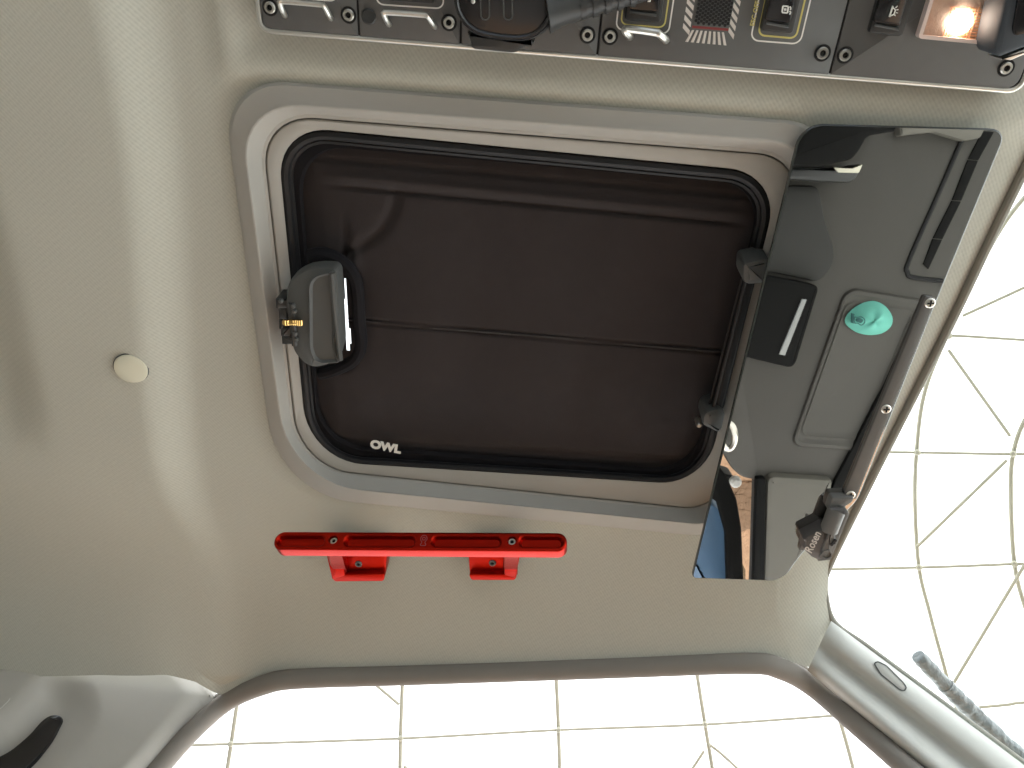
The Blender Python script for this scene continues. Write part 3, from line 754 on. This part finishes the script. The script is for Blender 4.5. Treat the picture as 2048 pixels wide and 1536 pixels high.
mk('lens_ribs', *join(*[tube(un([(x, 14), (vx(x, 14, 78), 78)], HM - .0035), .0005, 5) for x in range(1905, 1965, 6)] + [tube(un([(1900, y), (1962, y + 5)], HM - .0035), .0005, 5) for y in range(14, 78, 6)]), mat('lens ribs', (.62, .36, .2), .3), lamp)
mk('bulb', *disc(at(1921, 44, HM - .0052), .0088, DN, [(.2, -.004), (.8, -.003), (1, 0), (.8, .0012), (.3, .0016)], 20), BULB, lamp)
# dark device hanging over the right end
dv = thing('camera_housing', at(2060, 40, .60), 'dark blue-black device with pale edge over the console right end', 'device')
mk('housing', *slab([(2040, -120), (2200, -120), (2170, 60), (2048, 96), (2000, 115), (1992, 106), (1990, 92)], [10, 10, 10, 2, 8, 8, 10], .598, .03, .003, 4), mat('blue black plastic', (.035, .045, .055), .6), dv)
mk('screen', *slab([(2050, -90), (2180, -100), (2140, 50), (2030, 72), (2026, 60)], 6, .596, .004, .001, 3), GLOSSY, dv)
mk('pale_edge', *slab([(2000, 118), (2049, 98), (2120, 74), (2120, 86), (2052, 108), (2022, 121)], 3, .603, .02, .001, 3), SILVER, dv)

# ------------------------------------------------------------------ radio handset clipped on the console
hs_ = thing('radio_handset', at(1010, 20, .60), 'glossy black radio handset with ribbed cable clipped over the console', 'radio handset')
body_px = [(900, -140), (1122, -120), (1116, 14), (1098, 62), (1062, 86), (984, 84), (930, 66), (906, 20)]
mk('shell', *slab(body_px, [20, 20, 14, 20, 24, 30, 24, 16], .598, .026, .010, 5), BLK, hs_, sharp=50)
face = [(914, -140), (1108, -120), (1104, 10), (1086, 52), (1054, 72), (990, 69), (940, 54), (918, 16)]
fr_ = un(rpoly(face, [20, 20, 14, 18, 22, 28, 22, 14], 5), .5965)
mk('face', *solid(fr_, .003, .0012), GLOSSY, hs_)
mk('face_rim', *tube(inset(fr_, -.0016, DN), .0017, 8, True), GLOSSY, hs_)
for x in (970, 1016):
    mk('sound_slot', *rim([p for p in un(rpoly([(x - 11, -30), (x + 10, -30), (x + 10, 41), (x - 9, 41)], 10, 5), .5963)], .0009, .0006), BLKG, hs_)
mk('status_lens', *disc(at(946, 3, .5963), .0016, DN, [(1, 0), (.6, .0007)], 10), STEEL, hs_)
mk('holder', *slab([(932, 62), (1072, 84), (1046, 96), (1030, 107), (944, 99), (940, 84)], 7, .612, .03, .003, 3), BLK, hs_)
ax0, ax1 = at(1094, 22, .604), at(1300, -22, .612)
mk('strain_relief', *tube([ax0, lerp(ax0, ax1, .12), lerp(ax0, ax1, .45), ax1], 0, 14, rads=[.0155, .0125, .0095, .0070]), BLK, hs_)
for t in (.34, .46, .58, .70, .82):
    c0 = lerp(ax0, ax1, t - .028); c1 = lerp(ax0, ax1, t + .028)
    mk('cable_rib', *tube([c0, c1], 0.0125 - .004 * t, 14), BLK, hs_)

# ------------------------------------------------------------------ what the mirror shows: dashboard, open door, ground
HDASH = -.10
def rslab(pxs, rad, h, depth, bev, k=4, b=.002): return solid([refl(x, y, h) for x, y in rpoly(pxs, rad, k)], depth, bev, V((0, 0, 1)))
da = thing('dashboard', refl(1700, 600, HDASH), 'dark grey moulded dashboard top, seen reflected in the visor mirror', 'dashboard')
mk('top_panel', *rslab([(1380, 150), (2150, 150), (1560, 1260), (1502, 1260), (1512, 962), (1484, 956), (1462, 936), (1446, 905), (1400, 880), (1330, 700)], [5, 5, 5, 2, 4, 10, 10, 10, 10, 5], HDASH, .03, .008), DASH, da)
tq = [(1690, 572), (1848, 597), (1720, 903), (1578, 892)]
tr0 = [refl(x, y, HDASH) for x, y in rpoly(tq, [26, 14, 22, 22], 6)]; UP = V((0, 0, 1))
tcn = sum(tr0, V()) / len(tr0)
tsc = lambda k, dz: [tcn + (p - tcn) * k + UP * dz for p in tr0]
mk('tray', *loft([tsc(1, -.002), tsc(.97, .007), tsc(.93, .008), tsc(.88, .003), tsc(.86, .003), tsc(.84, .005), tsc(.80, .002)], True, False, True), DASH, da)
mk('vent_groove', *tube(cr([refl(x, y, HDASH + .001) for x, y in [(1928, 268), (1880, 380), (1818, 520), (1815, 545), (1826, 555), (1885, 562)]], 6), .0042, 8), HOLE, da)
vq = [((1966, 262), (1988, 264)), ((1936, 320), (1956, 322)), ((1904, 402), (1922, 403)), ((1866, 478), (1884, 480)), ((1846, 530), (1856, 540))]
for (a, b), (c_, d) in zip(vq, vq[1:]):
    mk('vent_slot', *rslab([a, b, (d[0] + 1, d[1] - 2), (c_[0] + 1, c_[1] - 2)], 0, HDASH + .003, .003, .0003), MATTE, da)
mk('instrument_hood', *rslab([(1520, 150), (1800, 150), (1796, 262), (1762, 266), (1738, 272), (1722, 300), (1708, 318), (1640, 334), (1560, 330)], 8, HDASH + .10, .10, .01), MATTE, da)
mk('instrument_cowl', *rslab([(1380, 366), (1640, 372), (1652, 440), (1672, 500), (1668, 535), (1640, 566), (1545, 546), (1380, 530)], 16, HDASH + .012, .011, .009), mat('cowl with painted shade', (.030, .030, .027), .85, bump=.3, bscale=900, bdist=.0005), da)  # darker colour paints in the shade on the cowl's slope
mk('strip_reflection', *rslab([(1846, 614), (1860, 614), (1800, 760), (1716, 960), (1690, 1010), (1650, 1050), (1640, 1046), (1672, 960), (1704, 900), (1770, 770)], 3, HDASH + .012, .010, .001), MATTE, da)  # black wedge stands in for the mounting strip's reflection
mk('column_stalk', *rslab([(1560, 332), (1700, 336), (1724, 326), (1716, 356), (1700, 366), (1560, 358)], 8, HDASH + .06, .05, .006), BLK, da)
mk('stalk_lever', *rslab([(1668, 334), (1704, 336), (1726, 328), (1718, 346), (1676, 345)], 3, HDASH + .064, .006, .001), BUTTON, da)
mk('screen_pillar', *rslab([(1798, 240), (1980, 240), (1962, 276), (1930, 282), (1870, 264), (1800, 272)], 4, HDASH + .02, .02, .004), DASHL, da)
dsp = mk('display_pod', *rslab([(1400, 540), (1542, 553), (1632, 570), (1638, 578), (1592, 728), (1582, 736), (1500, 716), (1400, 700)], 8, HDASH + .03, .03, .004), MATTE, da)
mk('silver_strip', *rslab([(1604, 598), (1614, 599), (1570, 711), (1558, 709)], 1, HDASH + .033, .004, .0006), STRIPD, dsp)
mk('chrome_ring', *tube([refl(1456 + 14 * math.cos(a), 872 + 26 * math.sin(a), HDASH + .03) for a in [2 * math.pi * k / 24 for k in range(24)]], .006, 8, True), STEEL, da)
mk('end_panel', *rslab([(1534, 960), (1545, 952), (1668, 960), (1640, 1260), (1524, 1260)], 10, HDASH + .02, .06, .012), DASHL, da)
mk('end_seal', *rslab([(1514, 958), (1532, 958), (1528, 1260), (1504, 1260)], 3, HDASH + .022, .018, .003), MATTE, da)
cap_ = thing('cloth_cap', refl(1735, 636, HDASH + .01), 'small teal cloth cap with dark emblem lying in the dashboard tray', 'cap')
cp = rpoly([(1685, 641), (1703, 617), (1736, 600), (1762, 604), (1781, 622), (1788, 643), (1776, 662), (1752, 671), (1722, 669), (1700, 658)], 16, 4)
c0 = [refl(x, y, HDASH + .006) for x, y in cp]; cc = sum(c0, V()) / len(c0)
rs = [c0]
for t in (.04, .12, .25, .45, .7, .95): rs.append([lerp(p, cc, t) + UP * (.020 * math.sin(min(1, t * 1.25) * 1.5) + .0035 * math.sin(p.x * 90 + p.y * 60) * t) for p in c0])
mk('crown', *loft(rs, True, True, True), TEAL, cap_, sharp=80)
hh = HDASH + .0285
ep = rpoly([(1708, 632), (1714, 634), (1722, 632), (1730, 637), (1730, 646), (1722, 652), (1714, 646), (1708, 648)], 3, 3)
er_ = [refl(x, y, hh) for x, y in ep]
mk('emblem', *join(rim(er_, .0016, .0006, UP), solid([refl(x, y, hh) for x, y in rpoly([(1712, 637), (1722, 636), (1727, 641), (1722, 647), (1712, 643)], 2, 2)], .002, .0002, UP), solid([refl(x, y, hh - .004) for x, y in [(1703, 626), (1709, 628), (1707, 647), (1702, 645)]], .002, .0002, UP)), TEALD, cap_)

door = mk('door', *rslab([(1330, 1020), (1428, 1008), (1450, 1028), (1464, 1080), (1468, 1260), (1330, 1260)], 6, -.25, .12, .012), BLUE, body)
mk('edge_seal', *rslab([(1432, 925), (1454, 955), (1474, 1000), (1484, 1060), (1491, 1260), (1458, 1260), (1452, 1070), (1434, 1005), (1410, 990), (1410, 940)], 5, -.22, .02, .006), MATTE, door)
mk('door_window', *rslab([(1486, 1140), (1491, 1140), (1493, 1260), (1488, 1260)], 0, -.215, .04, .001), TINT, door)
mk('hinge', *rslab([(1420, 900), (1444, 945), (1466, 952), (1472, 962), (1440, 985), (1400, 990), (1400, 900)], 5, -.24, .05, .004), BLK, door)
mk('hinge_cap', *disc(refl(1472, 965, -.2), .012, UP, [(1, -.01), (1, 0), (.6, .006)], 14), WHITE, door)

door['label'] = 'open blue van door with black edge seal'
gv = [V((-60, -60, -CZ)), V((60, -60, -CZ)), V((60, 60, -CZ)), V((-60, 60, -CZ))]
tag(mk('ground', gv, [[0, 1, 2, 3]], NEUTRAL, smooth=False), 'neutral bounce ground under the van', None, kind='structure')  # unseen ground, coloured neutral to keep orange bounce off the ceiling
sv = [V((-3.0, .95, -CZ + .004)), V((3.2, .95, -CZ + .004)), V((3.2, 4.0, -CZ + .004)), V((-3.0, 4.0, -CZ + .004))]
tag(mk('sandy_bounce', sv, [[0, 1, 2, 3]], SAND, smooth=False), 'sandy orange ground outside the open van door, widened for warm bounce', None, kind='structure')  # sand sheet enlarged to bounce peach light up to the ceiling
random.seed(5); pv = []
for r_ in range(5):
    for c_ in range(5):
        p = refl(1478 + c_ * 13 + random.uniform(-2, 2) + (r_ % 2) * 6, 985 + r_ * 12 + random.uniform(-2, 2), -CZ + .008)
        rr = random.uniform(.045, .07)
        rg = [p + V((math.cos(a) * rr * random.uniform(.85, 1.15), math.sin(a) * rr * random.uniform(.8, 1.2), .012 + .0013 * (r_ * 5 + c_))) for a in [2 * math.pi * k / 9 for k in range(9)]]
        pv.append(solid(rg, .03, .01, UP))
tag(mk('stone_paving', *join(*pv), PAVER), 'rounded brown stones set in the sandy ground by the van door', None, kind='stuff')

# ------------------------------------------------------------------ outside: wrapped pole and the white dome tent
ws0 = [atd(1836, 1312, .95), atd(1905, 1385, .96), atd(1975, 1452, .97), atd(2060, 1530, .98), atd(2200, 1650, 1.0)]
pol = thing('wrapped_pole', ws0[2], 'grey blue pole in mottled wrap outside the windscreen', 'pole')
wc = cr(ws0, 10); random.seed(9)
wcap = wc[8:]
mk('shaft', *tube(wcap, 0, 14, rads=[.0105 + .0010 * random.uniform(-1, 1) for _ in wcap]), WRAP, pol)
mk('tip', *tube([lerp(wc[0], wc[1], -.3)] + wc[:9], 0, 14, rads=[.006, .0085, .0092] + [.0095 + .0006 * random.uniform(-1, 1) for _ in range(7)]), WRAP, pol)

RD = 5.2; DC = V((0, 0, -CZ))
def dome(px, py, k=0.0):
    d = ray(px, py).normalized(); b_ = d.dot(DC); c_ = DC.dot(DC) - (RD - k) ** 2
    return d * (b_ + math.sqrt(b_ * b_ - c_))
tent = thing('dome_tent', DC, 'white dome tent with thin pipe lattice around the van', 'tent')
vs, fs = [], []; NA, NE = 72, 24
for j in range(NE + 1):
    e = R(90) * j / NE
    for i in range(NA):
        a = 2 * math.pi * i / NA; vs.append(DC + V((math.cos(a) * math.cos(e), math.sin(a) * math.cos(e), math.sin(e))) * RD)
for j in range(NE):
    for i in range(NA): fs.append([j * NA + i, j * NA + (i + 1) % NA, (j + 1) * NA + (i + 1) % NA, (j + 1) * NA + i])
mk('skin', vs, fs, TENT, tent)
def pipe(pts, r_, name, k=.06):
    c_ = cr([dome(x, y, k) for x, y in pts], 6)
    mk(name, *tube(c_, r_, 8), PIPE, tent)
for pts in ([(476, 1395), (455, 1536), (430, 1700)], [(806, 1340), (801, 1477), (798, 1700)], [(1110, 1310), (1117, 1460), (1124, 1700)], [(1388, 1310), (1410, 1449), (1452, 1700)], [(1668, 1400), (1706, 1536), (1740, 1700)],
            [(2140, 310), (2048, 396), (1980, 495), (1890, 680), (1848, 790), (1833, 905), (1830, 1010), (1838, 1135), (1858, 1220), (1882, 1310), (1915, 1420), (1990, 1600)],
            [(2140, 700), (2055, 830), (2026, 910), (2022, 1000), (2029, 1128), (2052, 1220), (2100, 1350)]):
    pipe(pts, .0088 if pts[0][0] > 2000 else .0095, 'rib')
for pts in ([(300, 1492), (461, 1488), (800, 1477), (1117, 1460), (1410, 1449), (1685, 1430), (1800, 1422)], [(1800, 668), (1920, 672), (2048, 680), (2200, 688)], [(1700, 903), (1835, 905), (2026, 908), (2200, 906)], [(1560, 1140), (1838, 1135), (2029, 1128), (2200, 1122)], [(1920, 1418), (2010, 1410), (2048, 1405), (2200, 1396)]):
    pipe(pts, .0062, 'purlin', .075)
for pts in ([(740, 1360), (798, 1409)], [(808, 1532), (850, 1575)], [(1408, 1502), (1370, 1560)], [(1420, 1490), (1450, 1514), (1520, 1580)], [(1925, 632), (2060, 570)], [(1897, 700), (2020, 872)], [(2014, 920), (1835, 1093)], [(2060, 1112), (1908, 1365)]):
    pipe(pts, .0068, 'brace', .09)
for x, y in [(461, 1488), (801, 1477), (1117, 1460), (1410, 1449), (1835, 905), (1838, 1135), (2026, 908), (2029, 1128), (1898, 672)]:
    p = dome(x, y, .07); mk('joint_plate', *disc(p, .014, -p.normalized(), [(.6, -.02), (1, -.01), (1, .01), (.5, .02)], 12), PIPE, tent)
